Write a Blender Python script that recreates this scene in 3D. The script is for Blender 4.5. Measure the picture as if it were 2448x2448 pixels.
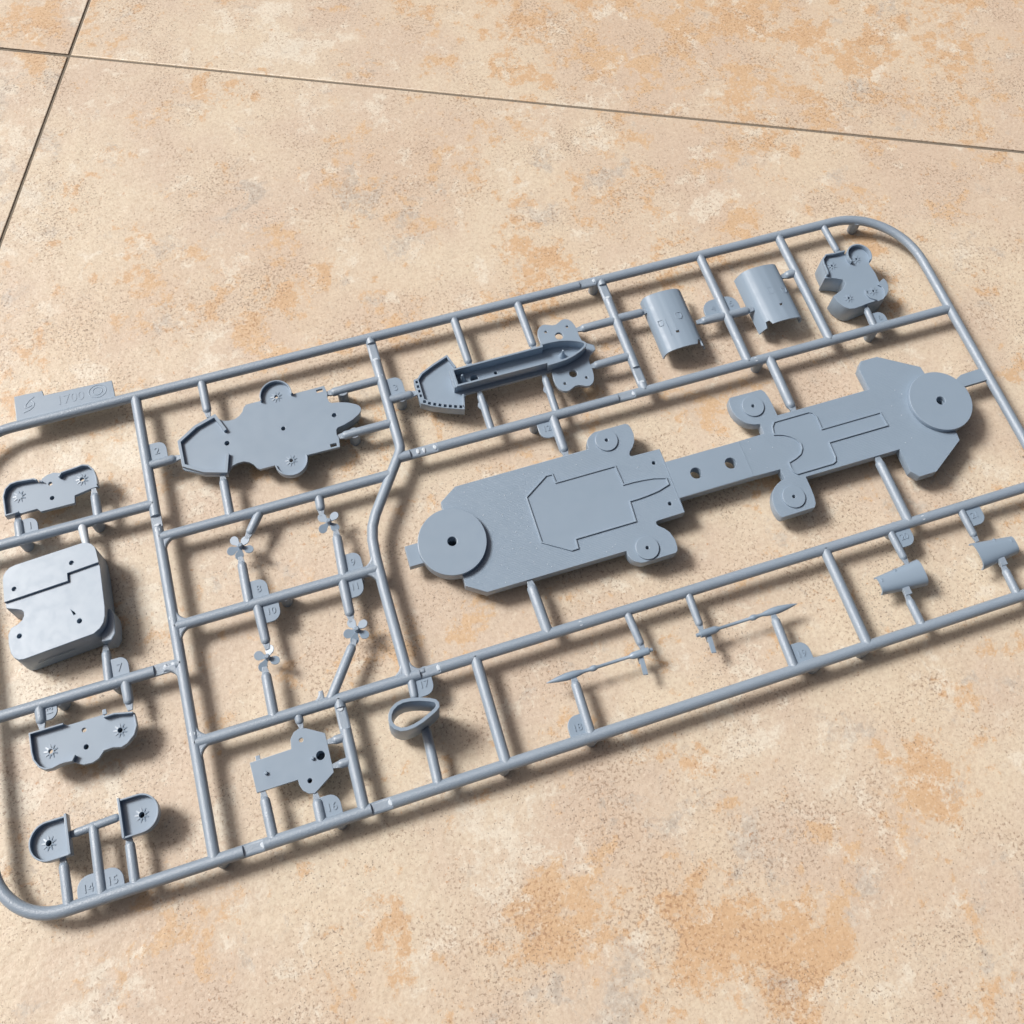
import bpy, bmesh, math, random
from math import sin, cos, pi, radians, sqrt, atan2, degrees
from mathutils import Vector, Matrix

random.seed(7)
for o in list(bpy.data.objects):
    bpy.data.objects.remove(o)
SC = bpy.context.scene
COL = SC.collection
MM = 0.001            # everything below is laid out in millimetres
Z0 = 6.8              # the sprue's mid plane above the floor (its pegs stand on the tiles)

# ------------------------------------------------------------------ camera
cam_d = bpy.data.cameras.new('camera')
cam = bpy.data.objects.new('camera', cam_d)
COL.objects.link(cam)
cam.location = (0, 0, (370.0 + Z0) * MM)
cam.rotation_euler = (0.56488023, -0.05080702, -0.30595415)
cam_d.sensor_fit = 'HORIZONTAL'
cam_d.sensor_width = 36.0
cam_d.lens = 36.0 * 2971.4 / 2448.0
cam_d.shift_y = -644.1 / 2448.0
cam_d.clip_start = 0.01
cam_d.clip_end = 100.0
SC.camera = cam
SC.render.resolution_x = 1024
SC.render.resolution_y = 1024

# ------------------------------------------------------------------ sky, sun, exposure
SUN_EL = radians(47.0)
SUN_AZ = Vector((-0.80, 0.60, 0)).normalized()          # towards the sun, in plan
sun_dir = Vector((SUN_AZ.x * cos(SUN_EL), SUN_AZ.y * cos(SUN_EL), sin(SUN_EL)))
W = bpy.data.worlds.new('World')
SC.world = W
W.use_nodes = True
nt = W.node_tree
nt.nodes.clear()
sky = nt.nodes.new('ShaderNodeTexSky')
sky.sky_type = 'NISHITA'
sky.sun_disc = False
sky.sun_elevation = SUN_EL
sky.sun_rotation = atan2(sun_dir.x, sun_dir.y)
sky.altitude = 0
sky.air_density = 0.35
sky.dust_density = 10.0
sky.ozone_density = 0.0
bg = nt.nodes.new('ShaderNodeBackground')
bg.inputs['Strength'].default_value = 0.06
wo = nt.nodes.new('ShaderNodeOutputWorld')
nt.links.new(sky.outputs[0], bg.inputs[0])
nt.links.new(bg.outputs[0], wo.inputs[0])

sun_d = bpy.data.lights.new('sun', 'SUN')
sun_d.energy = 3.8
sun_d.angle = radians(15.0)
sun_d.color = (1.0, 0.975, 0.94)
sun = bpy.data.objects.new('sun', sun_d)
COL.objects.link(sun)
sun.rotation_euler = (-sun_dir).to_track_quat('-Z', 'Y').to_euler()
sun.location = sun_dir * 3

SC.view_settings.view_transform = 'Standard'
SC.view_settings.look = 'None'
SC.view_settings.exposure = -0.08
SC.view_settings.gamma = 1.0
SC.view_settings.use_curve_mapping = False

# ------------------------------------------------------------------ node helpers
class NT:
    def __init__(self, name):
        self.m = bpy.data.materials.new(name)
        self.m.use_nodes = True
        self.t = self.m.node_tree
        self.t.nodes.clear()
        self.out = self.t.nodes.new('ShaderNodeOutputMaterial')
        self.b = self.t.nodes.new('ShaderNodeBsdfPrincipled')
        self.t.links.new(self.b.outputs[0], self.out.inputs[0])
    def n(self, typ, **kw):
        nd = self.t.nodes.new(typ)
        for k, v in kw.items():
            setattr(nd, k, v)
        return nd
    def put(self, sock, v):
        if hasattr(v, 'is_output') or isinstance(v, bpy.types.NodeSocket):
            self.t.links.new(v, sock)
        else:
            sock.default_value = v
    def math(self, op, a, b=0.0, c=None, clamp=False):
        nd = self.n('ShaderNodeMath', operation=op, use_clamp=clamp)
        self.put(nd.inputs[0], a)
        self.put(nd.inputs[1], b)
        if c is not None:
            self.put(nd.inputs[2], c)
        return nd.outputs[0]
    def vmath(self, op, a, b=(0, 0, 0), scale=None):
        nd = self.n('ShaderNodeVectorMath', operation=op)
        self.put(nd.inputs[0], a)
        self.put(nd.inputs[1], b)
        if scale is not None:
            self.put(nd.inputs['Scale'], scale)
        return nd.outputs['Value'] if op in ('LENGTH', 'DISTANCE', 'DOT_PRODUCT') else nd.outputs[0]
    def noise(self, vec, scale, detail=3.0, rough=0.55, dist=0.0, out=0):
        nd = self.n('ShaderNodeTexNoise')
        self.put(nd.inputs['Vector'], vec)
        self.put(nd.inputs['Scale'], scale)
        nd.inputs['Detail'].default_value = detail
        nd.inputs['Roughness'].default_value = rough
        nd.inputs['Distortion'].default_value = dist
        return nd.outputs[out]
    def voro(self, vec, scale, out='Distance', rnd=1.0, feature='F1'):
        nd = self.n('ShaderNodeTexVoronoi', feature=feature)
        self.put(nd.inputs['Vector'], vec)
        nd.inputs['Scale'].default_value = scale
        nd.inputs['Randomness'].default_value = rnd
        return nd.outputs[out]
    def ramp(self, v, lo, hi, a=0.0, b=1.0, smooth=True):
        nd = self.n('ShaderNodeMapRange')
        nd.interpolation_type = 'SMOOTHSTEP' if smooth else 'LINEAR'
        self.put(nd.inputs[0], v)
        self.put(nd.inputs[1], lo)
        self.put(nd.inputs[2], hi)
        self.put(nd.inputs[3], a)
        self.put(nd.inputs[4], b)
        return nd.outputs[0]
    def mix(self, f, a, b):
        nd = self.n('ShaderNodeMix', data_type='RGBA')
        self.put(nd.inputs[0], f)
        self.put(nd.inputs[6], a)
        self.put(nd.inputs[7], b)
        return nd.outputs[2]
    def bump(self, h, strength, distance, normal=None):
        nd = self.n('ShaderNodeBump')
        nd.inputs['Strength'].default_value = strength
        nd.inputs['Distance'].default_value = distance
        self.put(nd.inputs['Height'], h)
        if normal is not None:
            self.put(nd.inputs['Normal'], normal)
        return nd.outputs[0]
    def pos_mm(self):
        g = self.n('ShaderNodeNewGeometry')
        return self.vmath('SCALE', g.outputs['Position'], scale=1000.0)

def rgb(r, g, b):
    return (r, g, b, 1.0)

PLASTIC = (0.238, 0.315, 0.405)
def plastic(name, col=PLASTIC, grain=0.10, rough=0.42, planks=False, gscale=4.5, spec=0.9, gdist=0.0001):
    k = NT(name)
    p = k.pos_mm()
    mott = k.noise(p, 0.05, 3, 0.5)
    c = k.mix(mott, rgb(*[x * 0.94 for x in col]), rgb(*[x * 1.06 for x in col]))
    k.put(k.b.inputs['Base Color'], c)
    rn = k.noise(p, 0.35, 3, 0.6)
    k.put(k.b.inputs['Roughness'], k.ramp(rn, 0.3, 0.7, rough - 0.04, rough + 0.05))
    k.b.inputs['Specular IOR Level'].default_value = spec
    nrm = None
    if grain > 0:
        nrm = k.bump(k.noise(p, gscale, 2, 0.6), grain, gdist)
    if planks:
        sx = k.n('ShaderNodeSeparateXYZ')
        k.t.links.new(p, sx.inputs[0])
        y = k.math('MULTIPLY', sx.outputs[1], 1 / 0.52)
        fr = k.math('FRACT', y)
        d = k.math('ABSOLUTE', k.math('SUBTRACT', fr, 0.5))
        groove = k.ramp(d, 0.28, 0.5, 0.0, 1.0)
        row = k.math('FLOOR', y)
        sh = k.math('FRACT', k.math('MULTIPLY', row, 0.377))
        xx = k.math('ADD', k.math('MULTIPLY', sx.outputs[0], 1 / 11.0), sh)
        dx = k.math('ABSOLUTE', k.math('SUBTRACT', k.math('FRACT', xx), 0.5))
        butt = k.ramp(dx, 0.488, 0.5, 0.0, 1.0)
        g = k.math('MAXIMUM', groove, butt)
        nrm = k.bump(k.math('MULTIPLY', g, -1.0), 0.35, 0.0001, nrm)
    if nrm is not None:
        k.t.links.new(nrm, k.b.inputs['Normal'])
    return k.m

M_PL = plastic('grey_plastic', grain=0.06)
M_RUN = plastic('grey_plastic_runner', col=(0.250, 0.315, 0.392), grain=0.8, rough=0.42, gscale=3.0, spec=1.0, gdist=0.00014)
M_DECK = plastic('grey_plastic_planked', planks=True, grain=0.03)
M_SHELL = plastic('grey_plastic_satin', grain=0.03, rough=0.52, spec=0.7)
M_PALE = plastic('grey_plastic_scuff_glint', col=(0.55, 0.62, 0.69), grain=0.5, rough=0.35)  # pale plastic for scuffs and marks, and for painted shine on chips

# ------------------------------------------------------------------ the floor's tile material
def tile_material():
    k = NT('stone_look_tile')
    pm = k.pos_mm()
    oi = k.n('ShaderNodeObjectInfo')
    off = k.math('MULTIPLY', oi.outputs['Random'], 900.0)
    cv = k.n('ShaderNodeCombineXYZ')
    k.t.links.new(off, cv.inputs[0]); k.t.links.new(off, cv.inputs[1])
    p = k.vmath('ADD', pm, cv.outputs[0])
    # clouds: cream / tan / ochre / grey, all with ragged, grainy borders
    rag = k.noise(p, 0.09, 6, 0.68, out=1)
    warp = k.vmath('SCALE', k.vmath('SUBTRACT', rag, (0.5, 0.5, 0.5)), scale=26.0)
    pw = k.vmath('ADD', p, k.vmath('SCALE', warp, scale=0.5))
    def sh(x, y):
        return k.vmath('ADD', p, (x, y, 0))
    fine = k.noise(p, 0.42, 4, 0.65)
    # named patches of this floor, in plan millimetres (x, y, radius, strength)
    def patches(lst):
        acc = None
        wp = k.vmath('ADD', pm, warp)
        for (x, y, r, amp) in lst:
            d = k.vmath('DISTANCE', wp, (x, y, 0))
            f = k.ramp(d, r * 1.3, r * 0.15, 0.0, amp)
            acc = f if acc is None else k.math('MAXIMUM', acc, f)
        return acc
    orange_p = patches(ORANGE)
    grey_p = patches(GREY)
    white_p = patches(WHITE)
    # body: warm cream drifting to a pinkish stone
    drift = k.noise(pw, 0.018, 4, 0.6)
    c = k.mix(k.ramp(drift, 0.36, 0.64), rgb(0.690, 0.605, 0.475), rgb(0.620, 0.515, 0.415))
    c = k.mix(k.math('MULTIPLY', orange_p, 0.38), c, rgb(0.600, 0.430, 0.285))
    c = k.mix(k.ramp(fine, 0.34, 0.66, 0.30, 0.0), c, rgb(0.560, 0.440, 0.330))
    # ochre: ragged, sharp edged flakes that gather in the named patches
    f1 = k.noise(pw, 0.040, 9, 0.74)
    f2 = k.noise(sh(300, 50), 0.17, 7, 0.74)
    fl = k.math('ADD', k.math('ADD', k.math('MULTIPLY', f1, 0.62), k.math('MULTIPLY', f2, 0.38)), k.math('MULTIPLY', orange_p, 0.085))
    fl = k.math('SUBTRACT', fl, k.math('MULTIPLY', white_p, 0.05))
    oc = k.ramp(fl, 0.545, 0.585, 0.0, 0.80)
    c = k.mix(oc, c, k.mix(k.ramp(drift, 0.4, 0.6), rgb(0.600, 0.395, 0.225), rgb(0.625, 0.440, 0.265)))
    # grey and pale flakes
    g1 = k.noise(k.vmath('ADD', pw, (500, 210, 0)), 0.050, 9, 0.74)
    gf = k.ramp(k.math('ADD', g1, k.math('MULTIPLY', grey_p, 0.16)), 0.575, 0.66, 0.0, 0.75)
    c = k.mix(gf, c, k.mix(k.ramp(fine, 0.4, 0.65), rgb(0.440, 0.400, 0.350), rgb(0.610, 0.575, 0.510)))
    w1 = k.noise(k.vmath('ADD', pw, (41, 913, 0)), 0.075, 9, 0.76)
    wf = k.ramp(k.math('ADD', w1, k.math('MULTIPLY', white_p, 0.17)), 0.555, 0.63, 0.0, 0.80)
    c = k.mix(wf, c, rgb(0.735, 0.680, 0.575))
    # grain of the glaze
    gr = k.noise(sh(5, 77), 0.85, 5, 0.75)
    c = k.mix(k.ramp(gr, 0.38, 0.56, 0.34, 0.0), c, k.mix(oc, rgb(0.420, 0.305, 0.215), rgb(0.430, 0.250, 0.130)))
    c = k.mix(k.ramp(k.noise(sh(941, 3), 1.0, 4, 0.7), 0.56, 0.66, 0.0, 0.45), c, rgb(0.775, 0.705, 0.585))
    # freckles gathered in clusters: brown ones, rusty ones, dark grit
    dens = k.noise(k.vmath('ADD', pw, (90, 800, 0)), 0.038, 7, 0.70)
    t1 = k.math('SUBTRACT', k.ramp(dens, 0.36, 0.64, 0.655, 0.535), k.math('MULTIPLY', orange_p, 0.02))
    d1 = k.math('SUBTRACT', k.noise(p, 1.05, 4, 0.72), t1)
    c = k.mix(k.ramp(d1, -0.005, 0.035, 0.0, 0.78), c, k.mix(oc, rgb(0.330, 0.240, 0.175), rgb(0.380, 0.215, 0.115)))
    den2 = k.noise(k.vmath('ADD', pw, (700, 70, 0)), 0.030, 7, 0.72)
    t2 = k.math('SUBTRACT', k.ramp(den2, 0.38, 0.66, 0.700, 0.570), k.math('MULTIPLY', gf, 0.04))
    d2 = k.math('SUBTRACT', k.noise(sh(213, 19), 1.30, 3, 0.70), t2)
    c = k.mix(k.ramp(d2, 0.0, 0.035, 0.0, 0.80), c, rgb(0.190, 0.140, 0.110))
    den3 = k.noise(sh(77, 431), 0.026, 6, 0.70)
    d3 = k.math('SUBTRACT', k.noise(sh(613, 219), 0.55, 4, 0.66), k.math('SUBTRACT', k.ramp(den3, 0.4, 0.68, 0.71, 0.61), k.math('MULTIPLY', orange_p, 0.015)))
    c = k.mix(k.ramp(d3, 0.0, 0.03, 0.0, 0.65), c, rgb(0.470, 0.255, 0.130))
    grain = gr
    k.put(k.b.inputs['Base Color'], c)
    k.put(k.b.inputs['Roughness'], k.ramp(k.noise(p, 0.25, 4, 0.65), 0.3, 0.7, 0.30, 0.44))
    k.b.inputs['Specular IOR Level'].default_value = 0.5
    h = k.math('ADD', k.math('MULTIPLY', k.noise(p, 0.16, 5, 0.6), 1.0), k.math('MULTIPLY', grain, 0.25))
    k.t.links.new(k.bump(h, 0.5, 0.0006), k.b.inputs['Normal'])
    return k.m

# patches of this floor (plan mm), a few carrying painted light
ORANGE = [(245, 345, 170, .75), (150, 330, 50, .9), (215, 310, 45, .9), (95, 350, 26, .7), (20, 372, 16, .5), (-58, 366, 22, .9),  # first, widest one: tan tile tone plus painted fall-off of light
          (60, 258, 34, .55), (128, 232, 26, .6), (170, 205, 22, .7), (-38, 238, 26, .55), (-62, 228, 20, .6), (8, 225, 30, .6),
          (96, 205, 26, .65), (40, 205, 24, .45), (-60, 204, 18, .5),
          (70, 3, 26, 1.0), (96, -12, 24, .9), (38, 14, 22, .8), (58, 30, 14, .6), (14, 6, 20, .4), (128, -2, 22, .7), (150, 14, 22, .6), (-20, 18, 22, .5),
          (-60, 40, 20, .4), (165, 40, 14, .5), (8, 98, 10, .5), (140, 143, 14, .5), (60, 140, 12, .5)]
GREY = [(-110, 322, 56, 1.0), (-78, 345, 22, .8), (-100, 290, 40, .9), (4, 268, 10, .9), (40, 262, 12, .6), (58, 236, 16, .8), (-42, 256, 10, .5), (-30, 252, 10, .4), (-32, 222, 10, .6),
        (130, 250, 22, .5), (80, 24, 18, .8), (92, 12, 16, .7), (48, 0, 14, .8), (36, -6, 12, .7), (140, 34, 12, .6), (86, 40, 12, .5), (160, -6, 16, .5), (240, 250, 18, .4)]
WHITE = [(-104, 310, 52, .7), (34, 338, 22, .7), (12, 345, 12, .7), (-88, 150, 14, .9), (-92, 112, 18, .9), (-98, 92, 14, .8), (-72, 180, 12, .8), (-54, 178, 10, .9), (-52, 132, 9, .9), (-46, 60, 14, .5),  # those beside the frame's left end also paint sheen on the glaze
         (-58, 212, 10, .6), (-24, 215, 10, .6), (166, 222, 14, .6), (130, 270, 20, .5), (30, 30, 18, .6), (-80, 24, 16, .6), (110, 50, 20, .4), (130, 20, 24, .4), (50, 300, 24, .3), (170, 122, 12, .3)]
M_TILE = tile_material()

def grout_material():
    k = NT('grout')
    p = k.pos_mm()
    c = k.mix(k.noise(p, 0.8, 4, 0.7), rgb(0.13, 0.11, 0.085), rgb(0.26, 0.225, 0.18))
    k.put(k.b.inputs['Base Color'], c)
    k.b.inputs['Roughness'].default_value = 0.9
    k.t.links.new(k.bump(k.noise(p, 1.5, 3, 0.6), 0.6, 0.0006), k.b.inputs['Normal'])
    return k.m
M_GROUT = grout_material()

# ------------------------------------------------------------------ mesh helpers
OFF = {}          # object name -> world offset (mm) of its origin
def finish(name, me, mat, parent=None, label=None, smooth=35.0):
    """me is in sprue millimetres; give it its own origin, scale to metres and link it."""
    vs = [v.co for v in me.vertices]
    lo = Vector([min(v[i] for v in vs) for i in range(3)])
    hi = Vector([max(v[i] for v in vs) for i in range(3)])
    c = (lo + hi) / 2
    me.transform(Matrix.Translation(-c))
    me.transform(Matrix.Scale(MM, 4))
    me.name = name
    me.materials.clear()
    me.materials.append(mat)
    if smooth:
        me.shade_smooth()
        me.set_sharp_from_angle(angle=radians(smooth))
    o = bpy.data.objects.new(name, me)
    COL.objects.link(o)
    OFF[o.name] = c
    po = OFF[parent.name] if parent else Vector((0, 0, -Z0))
    o.location = (c - po) * MM
    if parent:
        o.parent = parent
    if label:
        o['label'] = label
    return o

def circ(cx, cy, r, n=40, a0=0.0, a1=None):
    if a1 is None:
        return [(cx + r * cos(2 * pi * i / n), cy + r * sin(2 * pi * i / n)) for i in range(n)]
    return [(cx + r * cos(radians(a0 + (a1 - a0) * i / n)), cy + r * sin(radians(a0 + (a1 - a0) * i / n))) for i in range(n + 1)]

def rect(x0, y0, x1, y1):
    return [(x0, y0), (x1, y0), (x1, y1), (x0, y1)]

def prism_mesh(outlines, z0, z1, bev=0.1):
    """extruded polygons (later ones inside earlier ones are holes) with softened edges"""
    h = (z1 - z0) / 2
    bev = min(bev, h * 0.6)
    cu = bpy.data.curves.new('t', 'CURVE')
    cu.dimensions = '2D'
    cu.fill_mode = 'BOTH'
    cu.extrude = h - bev
    cu.bevel_depth = bev
    cu.bevel_resolution = 1
    cu.offset = -bev
    for pts in outlines:
        sp = cu.splines.new('POLY')
        sp.points.add(len(pts) - 1)
        for i, (x, y) in enumerate(pts):
            sp.points[i].co = (x, y, 0, 1)
        sp.use_cyclic_u = True
    ob = bpy.data.objects.new('t', cu)
    COL.objects.link(ob)
    dg = bpy.context.evaluated_depsgraph_get()
    me = bpy.data.meshes.new_from_object(ob.evaluated_get(dg))
    bpy.data.objects.remove(ob)
    bpy.data.curves.remove(cu)
    me.transform(Matrix.Translation((0, 0, (z0 + z1) / 2)))
    return me

def prism(name, outline, z0, z1, parent, holes=(), bev=0.1, mat=None, label=None):
    return finish(name, prism_mesh([outline] + list(holes), z0, z1, bev), mat or M_PL, parent, label)

def join_meshes(ms):
    bm = bmesh.new()
    for m in ms:
        bm.from_mesh(m)
        bpy.data.meshes.remove(m)
    me = bpy.data.meshes.new('j')
    bm.to_mesh(me)
    bm.free()
    return me

def band(pts, t, closed=False):
    """outline of a wall of thickness t along a polyline (open) -> one polygon; closed -> outer, inner"""
    n = len(pts)
    P = [Vector((p[0], p[1])) for p in pts]
    def off(s):
        res = []
        for i in range(n):
            if closed or 0 < i < n - 1:
                a, b, c = P[(i - 1) % n], P[i], P[(i + 1) % n]
                d1 = (b - a).normalized(); d2 = (c - b).normalized()
                n1 = Vector((-d1.y, d1.x)); n2 = Vector((-d2.y, d2.x))
                m = (n1 + n2)
                m = m.normalized() if m.length > 1e-6 else n1
                k = min(1.0 / max(m.dot(n1), 0.35), 2.2)
                res.append(b + m * k * s)
            else:
                d = (P[1] - P[0] if i == 0 else P[-1] - P[-2]).normalized()
                res.append(P[i] + Vector((-d.y, d.x)) * s)
        return [(v.x, v.y) for v in res]
    if closed:
        return off(t / 2), off(-t / 2)
    return off(t / 2) + off(-t / 2)[::-1]

def wall(name, pts, t, z0, z1, parent, closed=False, bev=0.08, mat=None, label=None):
    if closed:
        a, b = band(pts, t, True)
        return finish(name, prism_mesh([a, b], z0, z1, bev), mat or M_PL, parent, label)
    return finish(name, prism_mesh([band(pts, t)], z0, z1, bev), mat or M_PL, parent, label)

def tube_mesh(pts, rad, closed=False, flats=(), seg=18, round0=False, round1=False):
    P = [Vector(p) if len(p) == 3 else Vector((p[0], p[1], 0)) for p in pts]
    R = list(rad) if isinstance(rad, (list, tuple)) else [rad] * len(P)
    # insert rings at the borders of flattened spans
    if flats:
        Q, S = [], []
        n = len(P)
        for i in range(n if closed else n - 1):
            a, b = P[i], P[(i + 1) % n]
            Q.append(a); S.append(R[i])
            ts = []
            for (x0, y0, x1, y1, zc) in flats:
                for ax, lo, hi in ((0, x0, x1), (1, y0, y1)):
                    d = b[ax] - a[ax]
                    if abs(d) > 1.0:
                        for e in (lo - 0.12, lo + 0.12, hi - 0.12, hi + 0.12):
                            t = (e - a[ax]) / d
                            q = a.lerp(b, t)
                            if 0.001 < t < 0.999 and x0 - 0.5 < q.x < x1 + 0.5 and y0 - 0.5 < q.y < y1 + 0.5:
                                ts.append(t)
            for t in sorted(ts):
                Q.append(a.lerp(b, t)); S.append(R[i])
        if not closed:
            Q.append(P[-1]); S.append(R[-1])
        P, R = Q, S
    n = len(P)
    rings = []
    for i in range(n):
        if closed:
            d = (P[(i + 1) % n] - P[(i - 1) % n]).normalized()
        else:
            d = (P[min(i + 1, n - 1)] - P[max(i - 1, 0)]).normalized()
        rings.append((P[i], d, R[i]))
    if round0:
        p, d, r = rings[0]
        rings = [(p - d * r * sin(a) * 0.9, d, max(r * cos(a), 0.02)) for a in (1.5, 1.15, 0.75, 0.35)] + rings
    if round1:
        p, d, r = rings[-1]
        rings = rings + [(p + d * r * sin(a) * 0.9, d, max(r * cos(a), 0.02)) for a in (0.35, 0.75, 1.15, 1.5)]
    bm = bmesh.new()
    vr = []
    for (p, d, r) in rings:
        up = Vector((0, 0, 1)) if abs(d.z) < 0.95 else Vector((0, 1, 0))
        s = d.cross(up).normalized()
        u = s.cross(d).normalized()
        row = []
        for j in range(seg):
            a = 2 * pi * j / seg
            q = p + s * (r * cos(a)) + u * (r * sin(a))
            for (x0, y0, x1, y1, zc) in flats:
                if x0 <= p.x <= x1 and y0 <= p.y <= y1 and q.z > zc:
                    q.z = zc
            row.append(bm.verts.new(q))
        vr.append(row)
    m = len(vr)
    for i in range(m if closed else m - 1):
        a, b = vr[i], vr[(i + 1) % m]
        for j in range(seg):
            bm.faces.new((a[j], a[(j + 1) % seg], b[(j + 1) % seg], b[j]))
    if not closed:
        bm.faces.new(vr[0][::-1])
        bm.faces.new(vr[-1])
    bmesh.ops.recalc_face_normals(bm, faces=bm.faces)
    me = bpy.data.meshes.new('tube')
    bm.to_mesh(me)
    bm.free()
    return me

def lathe_mesh(prof, origin, axis='Z', seg=24):
    """prof: (r, h) along the axis from origin"""
    bm = bmesh.new()
    rows = []
    for (r, h) in prof:
        r = max(r, 0.01)
        row = []
        for j in range(seg):
            a = 2 * pi * j / seg
            if axis == 'Z':
                q = (origin[0] + r * cos(a), origin[1] + r * sin(a), origin[2] + h)
            else:
                q = (origin[0] + h, origin[1] + r * cos(a), origin[2] + r * sin(a))
            row.append(bm.verts.new(q))
        rows.append(row)
    for a, b in zip(rows, rows[1:]):
        for j in range(seg):
            bm.faces.new((a[j], a[(j + 1) % seg], b[(j + 1) % seg], b[j]))
    bm.faces.new(rows[0][::-1]); bm.faces.new(rows[-1])
    bmesh.ops.recalc_face_normals(bm, faces=bm.faces)
    me = bpy.data.meshes.new('lathe')
    bm.to_mesh(me); bm.free()
    return me

def mir(pts, yc):
    """upper half outline (x, dy) left to right -> closed outline mirrored about y = yc"""
    up = [(x, yc + d) for x, d in pts]
    dn = [(x, yc - d) for x, d in pts if abs(d) > 1e-6][::-1]
    return up + dn

# ------------------------------------------------------------------ the floor
floor_bm = bmesh.new()
bmesh.ops.create_grid(floor_bm, x_segments=1, y_segments=1, size=8000)
fm = bpy.data.meshes.new('floor')
floor_bm.to_mesh(fm); floor_bm.free()
fm.transform(Matrix.Translation((0, 0, -0.5)))
fm.transform(Matrix.Scale(MM, 4))
fm.materials.append(M_GROUT)
floor = bpy.data.objects.new('floor', fm)
COL.objects.link(floor)
floor['kind'] = 'structure'
TILE, JOINT = 600.0, 1.15
ang = radians(-22.55)
corner = Vector((-49.6, 350.7, 0))
eu = Vector((cos(ang), sin(ang), 0))
ev = Vector((-sin(ang), cos(ang), 0))
tm = prism_mesh([rect(-TILE / 2 + JOINT / 2, -TILE / 2 + JOINT / 2, TILE / 2 - JOINT / 2, TILE / 2 - JOINT / 2)], -9.0, 0.0, 0.28)
tm.transform(Matrix.Scale(MM, 4))
tm.materials.clear()
tm.materials.append(M_TILE)
tm.name = 'tile'
for i in range(-3, 4):
    for j in range(-4, 3):
        c = corner + eu * (TILE * (i + 0.5)) + ev * (TILE * (j + 0.5))
        t = bpy.data.objects.new('tile', tm)
        COL.objects.link(t)
        t.parent = floor
        t.location = c * MM
        t.rotation_euler = (0, 0, ang)

# ------------------------------------------------------------------ the sprue
root = bpy.data.objects.new('model_kit_sprue', None)
COL.objects.link(root)
root.empty_display_size = 0.02
OFF[root.name] = Vector((63.0, 124.7, -Z0))
root.location = ((63.0) * MM, 124.7 * MM, 0)
root['label'] = 'grey plastic model ship sprue with numbered parts lying on the tiled floor'
root['category'] = 'model kit'

R0 = 1.68
XL, XR, YB, YT = -101.6, 227.6, 54.3, 195.1
# outer frame
path = []
path += circ(XL + 17, YB + 17, 17, 12, 180, 270)
path += circ(XR - 24.4, YB + 24.4, 24.4, 14, 270, 360)
path += circ(XR - 24.4, YT - 24.4, 24.4, 16, 0, 90)
path += circ(XL + 17, YT - 17, 17, 12, 90, 180)
FLATS = [(105.8, 190, 111.4, 200, 0.75), (-38.2, 50, -32.8, 60, 0.75), (-3.2, 50, 2.4, 60, 0.75),
         (104.0, 148, 109.6, 154, 0.75), (33.6, 148, 42.4, 154, 0.7), (-49, 149.6, -43, 153.2, 0.5),
         (28, 186, 34, 192.4, 0.75), (-8, 76.5, -2, 82.4, 0.75), (18.8, 82, 24.6, 88, 0.75),
         (-53.4, 105, -47.6, 110, 0.6), (110, 187, 117, 192.6, 0.75), (110, 153.8, 117, 159.6, 0.75)]
finish('outer_runner', tube_mesh(path, R0, closed=True, flats=FLATS), M_RUN, root)
def runner(pts, r=R0):
    return finish('runner', tube_mesh(pts, r, flats=FLATS), M_RUN, root)
for pts in [[(-45.9, YB), (-45.9, YT)], [(XL, 157.4), (-45.9, 157.4)], [(XL, 107.7), (-45.9, 107.7)],
            [(-45.9, 118.45), (15.1, 118.45)], [(-45.9, 85.0), (XR, 85.0)],
            [(29.0, 151.0), (XR, 151.0)], [(-5.2, YB), (-5.2, 85.0)], [(35.3, YB), (35.3, 85.0)], [(148.0, YB), (148.0, 85.0)],
            [(113.5, 151.0), (113.5, YT)], [(150.9, 151.0), (150.9, YT)], [(181.4, 151.0), (181.4, YT)]]:
    runner(pts, 1.64)
runner([(-45.9, 146.3), (22.6, 146.3), (26.5, 146.3)], 1.64)
bend = [(31.3, YT), (31.2, 156.5)] + [(31.2 - 6 + 6 * cos(radians(a)), 155.5 + 6 * sin(radians(a)) * 1.0) for a in (-10, -25, -38)]
bend += [(20.4, 138.2), (18.2, 135.0), (16.4, 131.5), (15.4, 127.5), (15.0, 122.0), (14.95, 112.0), (15.3, 85.0)]
runner(bend, 1.66)

# rounded webs in the inner corners where bars meet
def web(cx, cy, sx, sy, s=3.6, z=1.15):
    c = Vector((cx, cy))
    e = 1.3
    pts = [(cx - sx * e, cy - sy * e), (cx + sx * s, cy - sy * e), (cx + sx * s, cy)]
    for i in range(1, 7):
        a = i / 7 * pi / 2
        pts.append((cx + sx * (s - s * sin(a)), cy + sy * (s - s * cos(a))))
    pts += [(cx, cy + sy * s), (cx - sx * e, cy + sy * s)]
    return prism('corner_web', pts, -z, z, root, bev=0.45, mat=M_RUN)
for a in [(-44.6, 145.1, 1, -1), (-44.6, 119.7, 1, 1), (-44.6, 117.2, 1, -1), (-44.6, 86.2, 1, 1), (-44.6, 83.8, 1, -1),
          (13.7, 119.7, -1, 1), (13.7, 117.2, -1, -1), (13.9, 86.2, -1, 1), (16.7, 86.2, 1, 1), (-47.2, 106.6, -1, -1)]:
    web(*a)
web(-16.4, 145.2, 1, -1, 2.4)
web(-10.2, 86.2, -1, 1, 2.4)

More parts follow.
